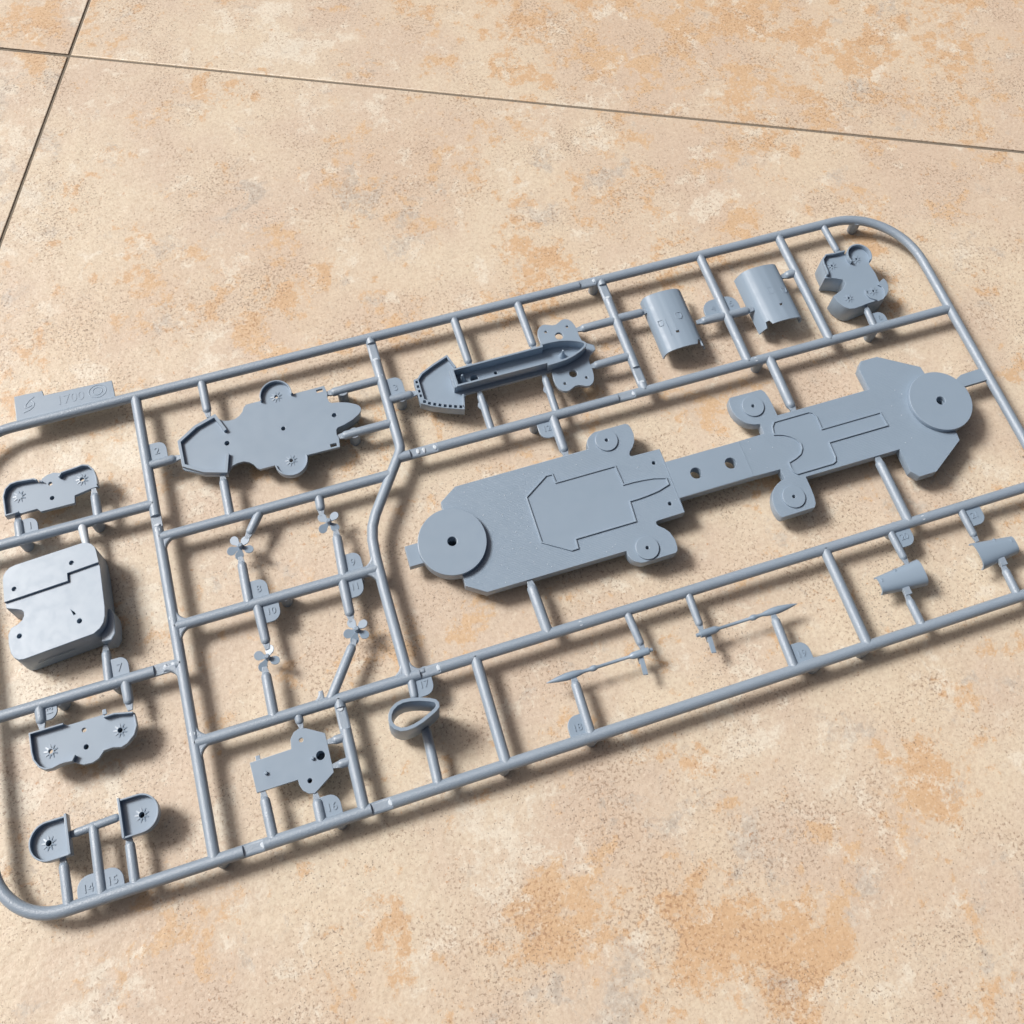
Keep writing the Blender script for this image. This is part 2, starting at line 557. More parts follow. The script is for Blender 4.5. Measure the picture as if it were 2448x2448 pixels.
# support pegs under the runners, standing on the tiles
for (x, y) in [(34.8, YB), (147.0, YB), (61.0, YB), (-44.5, YB), (131.0, YB), (-84.9, 157.4), (-63.6, 157.4), (-64.3, 107.7), (-80.0, 107.7), (198.0, 151.0),
               (111.6, YT), (155.0, 151.0), (212.0, 193.2), (75.5, 151.0), (172.6, 85.0), (18.2, 178.6), (18.4, 163.2), (36.0, 171.2),
               (-13.5, 118.45), (8.6, 118.45), (20.2, 85.0), (-12.0, YB)]:
    finish('support_peg', lathe_mesh([(1.55, -Z0), (1.65, -Z0 + 0.15), (1.75, -2.0), (1.75, 0.3)], (x, y, 0)), M_RUN, root)

# gates from runner to part
def gate(p0, p1, r=1.15, zt=0.0, tip=1.5, r0=None, flash=None):
    r *= 1.26
    a, b = Vector((p0[0], p0[1], 0)), Vector((p1[0], p1[1], 0))
    d = (b - a).normalized()
    L = (b - a).length
    r0 = r0 or r
    e = b - d * (tip + r * 0.7)
    e.z = zt * 0.6
    o = tube_mesh([a, a.lerp(e, 0.5), e], [r0, r, r * 0.96], round1=True, seg=14)
    s = Vector((-d.y, d.x, 0))
    w0, w1 = r * 0.85, r * 0.45
    q0 = b - d * (tip + 1.2)
    q1 = b + d * 0.25
    poly = [q0 + s * w0, q1 + s * w1, q1 - s * w1, q0 - s * w0]
    t = prism_mesh([[(v.x, v.y) for v in poly]], zt - 0.42, zt + 0.42, 0.12)
    ms = [o, t]
    if flash:
        f = a.lerp(b, flash)
        wob = [(f.x + d.x * 2.1 * cos(q) + s.x * (1.65 + 0.25 * sin(3 * q + L)) * sin(q),
                f.y + d.y * 2.1 * cos(q) + s.y * (1.65 + 0.25 * sin(3 * q + L)) * sin(q)) for q in [2 * pi * i / 16 for i in range(16)]]
        ms.append(prism_mesh([wob], -0.13, 0.13, 0.05))
    return finish('gate', join_meshes(ms), M_RUN, root)
for g in [((-85.4, 157.4), (-85.5, 165.3)), ((-62.5, 157.4), (-62.6, 167.3)), ((-66.1, 107.7), (-65.8, 119.0), 1.1, -0.8),
          ((-24.8, YT), (-24.8, 181.6)), ((-24.4, 146.3), (-24.2, 160.8)), ((31.2, 179.2), (13.0, 179.0)), ((31.2, 163.3), (13.0, 163.2)),
          ((-45.9, 170.3), (-35.6, 170.4)),
          ((31.2, 171.2), (41.3, 171.2)), ((60.4, YT), (60.6, 175.2)), ((83.0, YT), (83.1, 175.4)),
          ((113.5, 178.8), (99.2, 178.8)), ((113.5, 164.6), (98.8, 164.4)),
          ((113.5, 179.2), (125.0, 179.1)), ((150.9, 170.0), (140.0, 170.2)), ((150.9, 170.0), (160.6, 169.7)), ((181.4, 179.3), (175.6, 178.9), 1.2),
          ((199.1, YT), (199.3, 181.2), 1.0, 0.6), ((198.5, 151.0), (198.7, 159.8), 1.0, 0.8),
          ((81.2, 151.0), (80.9, 136.3), 1.3, 0.6), ((158.4, 151.0), (158.0, 130.0), 1.35, 0.6), ((57.9, 85.0), (57.3, 101.7), 1.3, 0.6), ((177.6, 85.0), (177.4, 107.9), 1.3, 0.6),
          ((-15.2, 146.3), (-20.9, 138.6), 1.15), ((-24.1, 118.4), (-23.8, 133.4), 1.15), ((-21.9, 118.4), (-21.5, 104.6), 1.15), ((-23.6, 85.0), (-23.4, 99.6), 1.2),
          ((2.9, 146.3), (2.4, 139.4), 1.15), ((4.4, 118.4), (5.4, 133.6), 1.2), ((3.8, 118.4), (3.5, 105.4), 1.2), ((-7.8, 85.0), (3.1, 99.8), 1.15),
          ((-17.1, 85.0), (-16.9, 80.4), 1.0, 0, 1.2), ((-5.2, 74.6), (-10.8, 74.6), 1.0, 0.3), ((-5.2, 68.0), (-10.8, 68.0), 1.0, 0.3), ((-16.9, YB), (-16.9, 62.6)), ((-30.1, YB), (-30.4, 67.3)),
          ((15.9, 85.0), (15.5, 78.0), 1.0, 0.0, 0.8), ((15.8, YB), (16.4, 72.0)),
          ((82.3, 85.0), (83.2, 72.6), 1.0), ((60.6, YB), (60.9, 71.5), 1.15), ((102.1, 85.0), (101.9, 72.8), 1.0), ((124.0, YB), (124.4, 71.4), 1.15),
          ((170.3, 85.0), (170.8, 73.4), 1.0), ((166.4, YB), (166.2, 64.9), 1.1), ((195.4, 85.0), (195.5, 73.6), 1.0), ((199.2, YB), (199.5, 64.6), 1.1),
          ((-85.4, 107.7), (-85.3, 101.0), 1.2), ((-61.7, 107.7), (-61.5, 99.2), 1.2),
          ((-75.3, YB), (-75.2, 73.0), 1.1, 0, 0.2), ((-83.7, YB), (-83.8, 67.0), 1.1), ((-66.65, YB), (-66.6, 67.0), 1.1)]:
    gate(*g)
gate((60.8, 151.0), (60.85, 166.4), 1.0, flash=0.66)
gate((82.9, 151.0), (83.2, 166.4), 1.0, flash=0.62)
finish('gate', tube_mesh([(-79.6, 71.9), (-69.2, 72.4)], 1.1, round0=True, round1=True), M_RUN, root)
prism('gate', [(-82.4, 72.6), (-78, 73.0), (-78, 70.9), (-82.4, 71.0)], -0.4, 0.4, root)
prism('gate', [(-70.5, 73.2), (-66.6, 72.9), (-66.6, 71.6), (-70.5, 71.5)], -0.4, 0.4, root)
finish('gate', tube_mesh([(-67.5, 157.4), (-67.2, 152.6), (-66.9, 149.2)], [1.5, 1.2, 1.0], round1=True), M_PALE, root, 'pale scuffed gate above the square hangar part')

# small pale ejector marks on top of the runners
for (x, y) in [(-45.9, 148.4), (67.8, 85.0), (182.0, 85.0), (153.3, 151.0), (31.25, 179.9), (-45.9, 87.4), (-46.2, 120.9)]:
    finish('ejector_mark', lathe_mesh([(0.75, 1.25), (0.75, 1.50), (0.55, 1.58), (0.3, 1.50)], (x, y, 0)), M_PALE, root)

# chips at the notch ends, their shine painted on in pale plastic
random.seed(11)
for (x, y, ax) in [(2.0, YB, 0), (-33.1, YB, 0), (111.0, YT, 0), (24.2, 85.0, 0), (36.0, 151.0, 0), (38.0, 151.0, 0), (41.6, 151.0, 0), (109.2, 151.0, 0), (-48.0, 107.7, 0), (-50.2, 107.7, 0),
                   (-45.9, 150.2, 1), (31.2, 186.4, 1), (-5.2, 82.0, 1), (113.5, 187.5, 1), (113.5, 154.2, 1)]:
    pts = []
    for i in range(9):
        a = 2 * pi * i / 9
        r = random.uniform(0.7, 1.1)
        u, v = 0.55 * r * cos(a), 0.95 * r * sin(a)
        pts.append((x + (u if ax == 0 else v), y + (v if ax == 0 else u)))
    prism('chip_glint', pts, 0.4, 1.05, root, bev=0.12, mat=M_PALE)

# number tabs with raised figures
def text_mesh(s, x, y, size, z, h=0.16, rot=0.0):
    cu = bpy.data.curves.new('t', 'FONT')
    cu.body = s
    cu.size = size
    cu.align_x = 'CENTER'
    cu.align_y = 'CENTER'
    cu.extrude = h / 2
    ob = bpy.data.objects.new('t', cu)
    COL.objects.link(ob)
    dg = bpy.context.evaluated_depsgraph_get()
    me = bpy.data.meshes.new_from_object(ob.evaluated_get(dg))
    bpy.data.objects.remove(ob)
    bpy.data.curves.remove(cu)
    me.transform(Matrix.Translation((x, y, z + h / 2)) @ Matrix.Rotation(rot, 4, 'Z'))
    return me
def tab(poly, texts, z=0.35):
    o = prism('number_tab', poly, z - 0.9, z, root, bev=0.12)
    for (s, x, y, size, rot) in texts:
        finish('number', text_mesh(s, x, y, size, z - 0.02, 0.21, rot), M_PL, o, smooth=0)
    return o
def rtab(x0, y0, x1, y1, corner_, r=2.6):
    """rectangle with one or more rounded corners: corner_ holds 'tr','tl','br','bl'"""
    pts = []
    for nm, cx, cy, a in (('bl', x0, y0, 180), ('br', x1, y0, 270), ('tr', x1, y1, 0), ('tl', x0, y1, 90)):
        if nm in corner_:
            sx = 1 if 'l' in nm else -1
            sy = 1 if 'b' in nm else -1
            pts += circ(cx + sx * r, cy + sy * r, r, 7, a, a + 90)
        else:
            pts.append((cx, cy))
    return pts
tab(rtab(-84.8, 157.8, -80.0, 163.5, 'tr'), [('1', -82.2, 160.8, 3.2, 0)])
tab(rtab(-45.0, 171.2, -39.2, 177.3, 'tr'), [('2', -42.2, 174.3, 3.2, 0)])
tab(rtab(32.2, 171.6, 37.7, 178.6, 'tr'), [('3', 35.0, 174.8, 3.2, 0)])
tab(rtab(143.8, 170.3, 156.6, 177.0, ('tr', 'tl'), 4.0), [('4', 147.3, 173.6, 3.0, 0), ('5', 154.0, 173.6, 3.0, 0)])
tab(rtab(199.4, 151.6, 204.2, 156.6, 'tr'), [('6', 201.8, 154.2, 2.8, 0)])
tab(rtab(-65.2, 108.2, -60.1, 114.4, 'tr'), [('7', -62.7, 111.4, 3.2, 0)])
tab(rtab(-23.2, 119.2, -17.8, 125.3, 'tr'), [('8', -20.5, 122.4, 3.0, 0)])
tab(rtab(5.2, 119.2, 10.7, 125.3, 'tr'), [('9', 8.0, 122.3, 3.0, 0)])
tab(rtab(-21.0, 111.9, -15.7, 117.6, 'br', 2.8), [('10', -18.3, 114.9, 2.8, 0)])
tab(rtab(4.4, 111.9, 9.4, 117.6, 'br', 2.8), [('11', 6.9, 114.9, 2.8, 0)])
tab(rtab(75.3, 144.0, 80.6, 150.2, 'bl', 2.8), [('12', 78.0, 147.2, 2.8, 0)])
tab(rtab(-84.8, 102.9, -80.7, 107.2, 'br', 2.4), [('13', -82.7, 105.2, 2.3, pi / 2)])
tab(rtab(-81.2, 54.8, -69.2, 60.8, ('tr', 'tl'), 3.4), [('14', -78.4, 57.5, 3.0, 0), ('15', -72.1, 57.5, 3.0, 0)])
tab(rtab(-16.2, 54.8, -10.8, 61.3, 'tr', 3.0), [('16', -13.4, 58.0, 3.0, 0)])
tab(rtab(16.4, 78.7, 21.7, 84.2, 'br', 2.8), [('17', 19.0, 81.8, 2.8, 0)])
tab(rtab(54.8, 54.8, 60.2, 61.2, 'tl', 3.0), [('18', 57.4, 57.8, 2.8, 0)])
tab(rtab(124.8, 54.8, 130.7, 61.4, 'tr', 3.0), [('19', 127.7, 58.0, 2.9, 0)])
tab(rtab(171.0, 78.4, 176.8, 84.2, 'br', 2.8), [('20', 173.8, 81.4, 2.8, 0)])
tab(rtab(196.0, 78.2, 201.8, 84.2, 'br', 2.8), [('21', 198.8, 81.3, 2.8, 0)])

# name plate above the frame's top left corner
plate = prism('name_plate', [(-82.6, 196.0), (-51.9, 196.0), (-52.2, 202.6), (-73.5, 203.2), (-73.8, 205.0), (-82.5, 205.3)], -0.6, 0.7, root, bev=0.15,
              label='flat plate with raised scale lettering and emblem')
finish('lettering', text_mesh('1700', -65.6, 199.8, 4.4, 0.68, 0.11), M_PL, plate, smooth=0)
wall('oval_mark', [(-57.05 + 2.7 * cos(2 * pi * i / 28), 200.0 + 2.2 * sin(2 * pi * i / 28)) for i in range(28)], 0.32, 0.6, 0.81, plate, closed=True)
wall('oval_mark', [(-57.05 + 1.5 * cos(2 * pi * i / 20), 200.0 + 1.3 * sin(2 * pi * i / 20)) for i in range(20)], 0.28, 0.6, 0.81, plate, closed=True)
wall('swirl_emblem', [(-76.4, 203.6), (-78.0, 202.7), (-79.2, 201.5), (-79.5, 200.4), (-78.6, 200.3), (-77.4, 200.7)], 0.34, 0.6, 0.82, plate)
wall('swirl_emblem', [(-77.3, 202.3), (-76.6, 201.3), (-77.0, 200.1), (-78.2, 199.3), (-80.3, 198.8)], 0.34, 0.6, 0.82, plate)

# ------------------------------------------------------------------ shared details
def star_hub(parent, x, y, z, hole=0.55, n=9, r=0.95):
    """raised hub with radial ribs round a hole"""
    ms = [prism_mesh([circ(x, y, r, 24)] + ([circ(x, y, hole, 20)] if hole else []), z - 0.05, z + 0.26, 0.06)]
    for i in range(n):
        a = 2 * pi * i / n + 0.2
        d = Vector((cos(a), sin(a))); s = Vector((-d.y, d.x))
        c = Vector((x, y))
        q = [c + d * (r - 0.15) + s * 0.26, c + d * (r + 0.95) + s * 0.15, c + d * (r + 0.95) - s * 0.15, c + d * (r - 0.15) - s * 0.26]
        bm = bmesh.new()
        lo = [bm.verts.new((v.x, v.y, z - 0.05)) for v in q]
        hi = [bm.verts.new((v.x, v.y, z + (0.28 if k in (0, 3) else 0.10))) for k, v in enumerate(q)]
        bm.faces.new(hi); bm.faces.new(lo[::-1])
        for k in range(4):
            bm.faces.new((lo[k], lo[(k + 1) % 4], hi[(k + 1) % 4], hi[k]))
        bmesh.ops.recalc_face_normals(bm, faces=bm.faces)
        me = bpy.data.meshes.new('rib')
        bm.to_mesh(me); bm.free()
        ms.append(me)
    return finish('ribbed_hub', join_meshes(ms), M_PL, parent)

def socket(parent, x, y, r, z0, z1):
    me = join_meshes([prism_mesh([circ(x, y, r + 0.45, 24), circ(x, y, r, 20)], z0, z1, 0.05), prism_mesh([circ(x, y, r + 0.3, 24)], z0 - 0.3, z0 + 0.1, 0.05)])
    return finish('socket', me, M_PL, parent)

# ------------------------------------------------------------------ part 12: long main deck
YC = 119.0
def arcd(cx, r, a0, a1, n=20):
    return [(cx + r * cos(radians(a0 + (a1 - a0) * i / n)), r * sin(radians(a0 + (a1 - a0) * i / n))) for i in range(n + 1)]
half = [(x, d) for x, d in arcd(38.15, 9.95, 180, 92, 16)]
half += [(38.4, 10.2), (38.4, 13.6), (44.0, 17.25), (88.4, 17.35), (88.45, 19.0), (88.9, 20.2), (89.8, 21.2), (91.4, 22.1), (92.2, 22.3), (102.7, 22.3), (103.5, 21.8), (104.0, 20.4), (104.1, 18.2),
         (103.4, 15.6), (102.2, 14.0), (100.8, 12.8), (100.35, 12.0), (100.5, 11.4), (101.0, 11.15), (110.3, 11.0), (110.4, 6.3), (135.8, 6.25), (145.0, 6.4), (145.1, 9.8), (143.4, 10.1), (142.0, 10.7), (140.6, 11.6),
         (139.4, 13.0), (138.6, 14.5), (138.1, 16.4), (138.05, 18.6), (138.5, 20.6), (139.1, 21.3), (150.3, 21.2), (151.2, 20.0), (151.7, 17.8), (151.85, 15.0), (151.85, 11.1), (185.4, 11.1), (185.3, 19.0), (187.3, 21.4), (193.4, 21.4),
         (206.0, 13.8), (206.25, 11.4), (206.2, 10.2)]
half += arcd(205.65, 9.95, 88, 0, 16)
outline = mir(half, YC)
holes = [circ(38.15, YC, 1.4, 28), circ(205.65, YC, 1.4, 28), circ(118.5, YC, 1.85, 32), circ(130.45, YC, 1.85, 32)]
for s in (1, -1):
    holes += [circ(94.8, YC + s * 18.4, 0.55, 20), circ(145.2, YC + s * 16.2, 0.55, 20), circ(106.8, YC + s * 7.05, 0.62, 20)]
deck = prism('main_deck', outline, -2.4, 1.6, root, holes, bev=0.12, mat=M_DECK, label='long stepped deck with two big round turret bases')
for x in (38.15, 205.65):
    t = finish('turret_base', join_meshes([prism_mesh([circ(x, YC, 10.45, 96), circ(x, YC, 1.45, 32)], 1.75, 3.6, 0.14)]), M_PL, deck)
for x, dy in ((94.8, 18.4), (145.2, 16.2)):
    for s in (1, -1):
        prism('gun_base', circ(x, YC + s * dy, 3.62, 56), 1.55, 2.2, deck, [circ(x, YC + s * dy, 0.55, 20)], bev=0.12)
prism('smooth_panel', rect(110.6, YC - 6.1, 135.7, YC + 6.1), 1.5, 1.66, deck, [circ(118.5, YC, 1.87, 32), circ(130.45, YC, 1.87, 32)], bev=0.03)
r1 = [(64.3, 7.5), (72.3, 12.5), (74.4, 12.45), (74.6, 9.45), (94.4, 9.45), (94.8, 2.85), (98.0, 2.8), (101.0, 2.6), (104.8, 2.15), (108.6, 1.1)]
ridge1 = mir(r1, YC)
wall('locating_ridge', ridge1, 0.42, 1.5, 2.15, deck, closed=True)
prism('smooth_panel', ridge1, 1.5, 1.67, deck, bev=0.03)
ridge2 = [(147.9, 5.0), (148.0, 6.2), (148.4, 7.7), (149.6, 9.1), (162.0, 9.15), (163.3, 8.5), (163.9, 7.0), (163.7, 2.4), (185.0, 2.4), (185.2, -2.5), (164.0, -2.5), (163.8, -7.6), (163.2, -9.0), (162.1, -9.5), (149.6, -9.5),
          (148.7, -8.6), (148.4, -7.0), (148.5, -5.2), (151.2, -4.5), (153.3, -3.6), (154.6, -2.0), (154.9, -0.3), (154.2, 1.6), (152.8, 2.9), (150.6, 4.2)]
ridge2 = [(x, YC + d) for x, d in ridge2]
wall('locating_ridge', ridge2, 0.42, 1.5, 2.15, deck, closed=True)
prism('smooth_panel', ridge2, 1.5, 1.67, deck, bev=0.03)
for x, hh in ((110.0, 10.9), (135.75, 6.2)):
    prism('seam_line', rect(x - 0.1, YC - hh, x + 0.1, YC + hh), 1.5, 1.74, deck, bev=0.05)
prism('end_tab', rect(24.1, 115.9, 31.0, 122.4), -2.2, 0.9, deck)
prism('end_tab', [(213.5, 122.3), (226.6, 122.4), (226.6, 126.9), (218.4, 126.6), (214.0, 124.6)], -0.9, 0.8, deck)
for x in (38.15, 205.65):
    socket(deck, x, 119.0, 1.45, -6.3, -2.3)
# tiny moulded fittings scattered on the planking
ms = []
random.seed(3)
for i in range(120):
    if i < 80:
        x, y = random.uniform(46, 109), YC + random.uniform(-16.5, 16.5)
        if 63 < x < 96 and abs(y - YC) < 13 or x > 93 and abs(y - YC) < 4 or (x - 38.15) ** 2 + (y - YC) ** 2 < 125 or abs(y - YC) > 10.5 and x > 88:
            continue
    else:
        x, y = random.uniform(138, 200), YC + random.uniform(-10.5, 10.5)
        if 146 < x < 187 and abs(y - YC) < 10 or x < 146 and abs(y - YC) > 5.5 or (x - 205.65) ** 2 + (y - YC) ** 2 < 125:
            continue
    r = random.uniform(0.10, 0.16)
    ms.append(lathe_mesh([(r, 1.55), (r, 1.68), (r * 0.6, 1.74)], (x, y, 0), seg=8))
fit = finish('deck_fittings', join_meshes(ms), M_PALE, deck)
fit['kind'] = 'stuff'

# ------------------------------------------------------------------ part 2: forward superstructure deck
YC = 170.65
half = [(-35.5, 4.4), (-34.8, 5.3), (-29.4, 8.3), (-23.2, 10.3), (-22.6, 10.2), (-21.4, 8.6), (-20.4, 7.9), (-18.9, 7.5), (-17.0, 7.5), (-15.4, 8.2), (-14.2, 9.3), (-13.5, 10.7), (-12.6, 11.5), (-7.9, 11.5)]
half += [(x - 2.75, 11.5 + d) for x, d in arcd(0, 5.15, 176, 4, 22)]
half += [(2.8, 11.0), (12.9, 11.1), (13.3, 7.9), (12.9, 6.8), (13.1, 5.2), (13.7, 4.5), (16.0, 4.1), (19.0, 3.1), (21.3, 1.8), (22.2, 0.9), (22.5, 0.0)]
sd = prism('superstructure_deck', mir(half, YC), -0.5, 0.8, root,
           [circ(13.66, YC, 0.75, 20), circ(-2.87, YC, 0.68, 20), circ(-20.8, YC, 0.78, 20), rect(10.1, YC + 9.2, 12.1, YC + 10.3), rect(10.1, YC - 10.5, 12.1, YC - 9.4),
            circ(-2.75, YC + 11.4, 0.6, 20), circ(-2.75, YC - 11.4, 0.6, 20)], bev=0.08,
           label='flat winged deck with pointed tip and walled front')
low = mir([(-20.0, 4.4), (12.0, 4.4), (13.7, 4.3), (16.0, 3.9), (19.0, 2.9), (21.2, 1.6), (22.2, 0.0)], YC)
prism('lower_hull', low, -4.6, -0.45, sd, [rect(-18, YC - 3.4, 12, YC + 3.4)])
wall('front_rim', [(x, YC + d) for x, d in [(-20.4, 3.9), (-22.75, 9.75), (-29.2, 7.75), (-34.95, 4.1), (-34.95, -4.1), (-29.2, -7.75), (-22.75, -9.75), (-21.2, -3.9)]], 0.95, -1.6, 2.2, sd)
for s in (1, -1):
    wall('cup_wall', [(-2.75 + 4.95 * cos(radians(a)), YC + s * (11.5 + 4.95 * sin(radians(a)))) for a in range(188, -13, -8)] if s > 0 else
         [(-2.75 + 4.95 * cos(radians(a)), YC - 11.5 - 4.95 * sin(radians(a))) for a in range(176, -13, -8)], 0.4, -0.8, 2.5 if s > 0 else 1.7, sd)
    star_hub(sd, -2.75, YC + s * 11.4, 0.8, 0.6)
for x in (13.66, -2.87, -20.8):
    socket(sd, x, YC, 0.66, -4.0, -0.45)

# ------------------------------------------------------------------ part 3: forward tower base with long open channel
YC = 170.8
bowh = [(41.6, 4.1), (44.4, 6.2), (48.8, 8.2), (54.1, 10.2), (56.4, 4.6), (86.2, 4.6)]
ears = [(85.9, 5.0), (85.7, 7.8), (85.8, 9.6), (86.3, 11.2), (87.2, 12.3), (88.3, 12.8), (89.4, 12.8), (90.6, 12.3), (91.8, 11.8), (93.0, 11.8), (94.2, 12.3), (95.3, 12.9), (96.6, 13.0), (97.8, 12.4),
        (98.6, 11.3), (99.1, 9.6), (99.3, 7.6), (99.2, 5.4), (99.5, 3.6), (100.4, 2.4), (102.8, 0.8)]
tb = prism('tower_base', mir(bowh + ears, YC), -0.9, 0.5, root,
           [circ(92.65, YC + 7.3, 1.35, 28), circ(92.65, YC - 7.3, 1.35, 28), circ(88.8, YC + 10.0, 0.48, 18), circ(88.8, YC - 10.0, 0.48, 18), circ(96.4, YC + 9.9, 0.48, 18), circ(96.4, YC - 9.9, 0.48, 18),
            circ(60.6, YC, 1.3, 24), circ(68.0, YC, 0.55, 18)],
           label='long open channel with pointed end and lobed side wings')
for (x, r) in ((60.6, 1.3), (68.0, 0.55)):
    socket(tb, x, YC, r, -4.2, -0.8)
chan = [(54.0, YC + 2.9), (84.8, YC + 3.0), (84.9, YC + 3.9), (88.0, YC + 3.85), (91.0, YC + 3.6), (94.0, YC + 2.9), (96.6, YC + 1.9), (98.6, YC + 0.8), (99.2, YC)]
chan = chan + [(x, 2 * YC - y) for x, y in chan[:-1]][::-1]
wall('channel_wall', chan, 0.62, 0.3, 5.0, tb, closed=True)
prism('end_block', rect(52.9, YC - 3.2, 54.3, YC + 3.2), 0.3, 4.4, tb)
for (x, y) in ((91.2, YC - 0.2), (56.6, YC + 0.4)):
    finish('pin', lathe_mesh([(1.3, 0.4), (0.75, 1.6), (0.45, 3.0), (0.38, 3.8), (0.45, 4.1), (0.36, 4.5), (0.1, 4.7)], (x, y, 0), seg=16), M_PL, tb)
# walled bow: thin wall to one side, cellular rim on the other two
wall('front_wall', [(55.6, YC + 5.0), (54.0, YC + 9.8), (48.7, YC + 7.85), (44.4, YC + 5.9), (42.6, YC + 4.2)], 0.62, 0.3, 2.0, tb)
outer = [(41.2, YC + 4.4), (41.2, YC - 4.3), (44.3, YC - 6.3), (48.8, YC - 8.35), (54.3, YC - 10.4)]
inner = [(54.5, YC - 8.8), (49.2, YC - 6.9), (45.0, YC - 4.9), (42.75, YC - 3.2), (42.75, YC + 4.6)]
cells = []
def cell(cx, cy, a, w=0.47, h=0.47):
    d = Vector((cos(a), sin(a))); s = Vector((-d.y, d.x)); c = Vector((cx, cy))
    return [tuple(c + d * w + s * h), tuple(c - d * w + s * h), tuple(c - d * w - s * h), tuple(c + d * w - s * h)]
for i, (cx, cy) in enumerate([(42.6, -4.15), (43.95, -5.15), (45.5, -5.95), (47.05, -6.7), (48.6, -7.4), (50.15, -8.0), (51.75, -8.6), (53.35, -9.15)]):
    cells.append(cell(cx, YC + cy, radians(-27 if i < 4 else -20)))
for cy in (3.3, 1.6, -0.1, -1.8):
    cells.append(cell(41.98, YC + cy, pi / 2, 0.45, 0.38))
finish('window_rim', prism_mesh([outer + inner] + cells, -2.2, 2.0, 0.06), M_PL, tb)
wall('front_wall', [(54.3, YC - 9.6), (55.3, YC - 5.0)], 0.6, -0.9, 2.0, tb)

# ------------------------------------------------------------------ parts 4 and 5: arched gun house shells
def arch(name, x0, flip, label):
    prof = [(0.0, -2.4), (0.0, -0.8), (0.35, 0.8), (1.1, 1.9), (2.2, 2.6), (4.0, 3.05), (6.5, 3.35), (9.0, 3.35), (11.2, 3.0), (12.9, 2.3), (13.8, 1.4), (14.6, 0.0), (15.2, -1.6), (15.6, -3.0)]
    # refine
    fine = []
    for (a, b) in zip(prof, prof[1:]):
        for i in range(3):
            t = i / 3
            fine.append((a[0] + (b[0] - a[0]) * t, a[1] + (b[1] - a[1]) * t))
    fine.append(prof[-1])
    bm = bmesh.new()
    def ends(x):
        y0, y1 = 161.4, 183.5
        if 11.9 < x < 13.7:
            y0 = 163.0
        if x >= 13.7:
            y0 = 160.9 + (x - 13.7) * 0.2
        return y0, y1
    th = 0.6
    hx = 6.7 if not flip else 6.1          # the slot's middle across the arch
    fine = sorted(set([q for q in fine if abs(q[0] - hx) > 0.75] + [(hx - 0.6, 3.35), (hx + 0.6, 3.37)]), key=lambda q: (q[0], -q[1] if q[0] < 6 else -q[1]))
    first = [q for q in prof[:2]]
    fine = sorted([q for q in fine if q[0] > 0.0], key=lambda q: q[0])
    fine = [prof[0], (0.0, -1.6), prof[1]] + fine
    so, si = [], []
    for i, (x, z) in enumerate(fine):
        a = fine[max(i - 1, 0)]; b = fine[min(i + 1, len(fine) - 1)]
        d = Vector((b[0] - a[0], b[1] - a[1])).normalized()
        n = Vector((-d.y, d.x))
        y0, y1 = ends(x)
        ys = (y0, 166.95, 167.8, y1)
        X = (lambda q: x0 + 15.6 - q) if flip else (lambda q: x0 + q)
        so.append([bm.verts.new((X(x), y, z)) for y in ys])
        si.append([bm.verts.new((X(x - n.x * th), y, z - n.y * th)) for y in ys])
    nr = len(fine)
    for i in range(nr - 1):
        slot = abs((fine[i][0] + fine[i + 1][0]) / 2 - hx) < 0.5
        for j in range(3):
            if slot and j == 1:
                bm.faces.new((so[i][1], so[i + 1][1], si[i + 1][1], si[i][1]))
                bm.faces.new((so[i][2], si[i][2], si[i + 1][2], so[i + 1][2]))
                bm.faces.new((so[i][1], si[i][1], si[i][2], so[i][2]))
                bm.faces.new((so[i + 1][1], so[i + 1][2], si[i + 1][2], si[i + 1][1]))
                continue
            bm.faces.new((so[i][j], so[i][j + 1], so[i + 1][j + 1], so[i + 1][j]))
            bm.faces.new((si[i][j], si[i + 1][j], si[i + 1][j + 1], si[i][j + 1]))
        for j in (0, 3):
            bm.faces.new((so[i][j], so[i + 1][j], si[i + 1][j], si[i][j]))
    for i in (0, nr - 1):
        for j in range(3):
            bm.faces.new((so[i][j], so[i][j + 1], si[i][j + 1], si[i][j]))
    bmesh.ops.recalc_face_normals(bm, faces=bm.faces)
    me = bpy.data.meshes.new(name)
    bm.to_mesh(me); bm.free()
    return finish(name, me, M_SHELL, root, label, smooth=40)
sh4 = arch('arched_shell', 124.4, False, 'arched shell plate with D shaped hatches, notch at lower right')
sh5 = arch('arched_shell', 160.0, True, 'arched shell plate with D shaped hatches, notch at lower left')
def hatch(parent, x, y, z, w=1.9, h=2.4, tilt=0.0):
    pts = [(-w / 2, h / 2), (w / 2, h / 2), (w / 2, -h * 0.2), (w * 0.25, -h / 2), (-w * 0.25, -h / 2), (-w / 2, -h * 0.3)]
    a, b = band(pts, 0.24, True)
    me = prism_mesh([a, b], -0.3, 0.13, 0.03)
    me.transform(Matrix.Translation((x, y, z)) @ Matrix.Rotation(tilt, 4, 'Y'))
    return finish('hatch', me, M_PL, parent)
hatch(sh4, 133.6, 173.0, 3.35); hatch(sh4, 126.9, 172.1, 2.72, 1.7, 2.0, radians(-12))
hatch(sh5, 168.2, 173.4, 3.3); hatch(sh5, 173.0, 172.5, 2.72, 1.7, 2.0, radians(12))
wall('panel_line', [(131.0, 174.6), (131.1, 168.2)], 0.14, 3.2, 3.46, sh4)
wall('panel_line', [(128.6, 173.0), (128.7, 166.6)], 0.14, 2.9, 3.26, sh4)

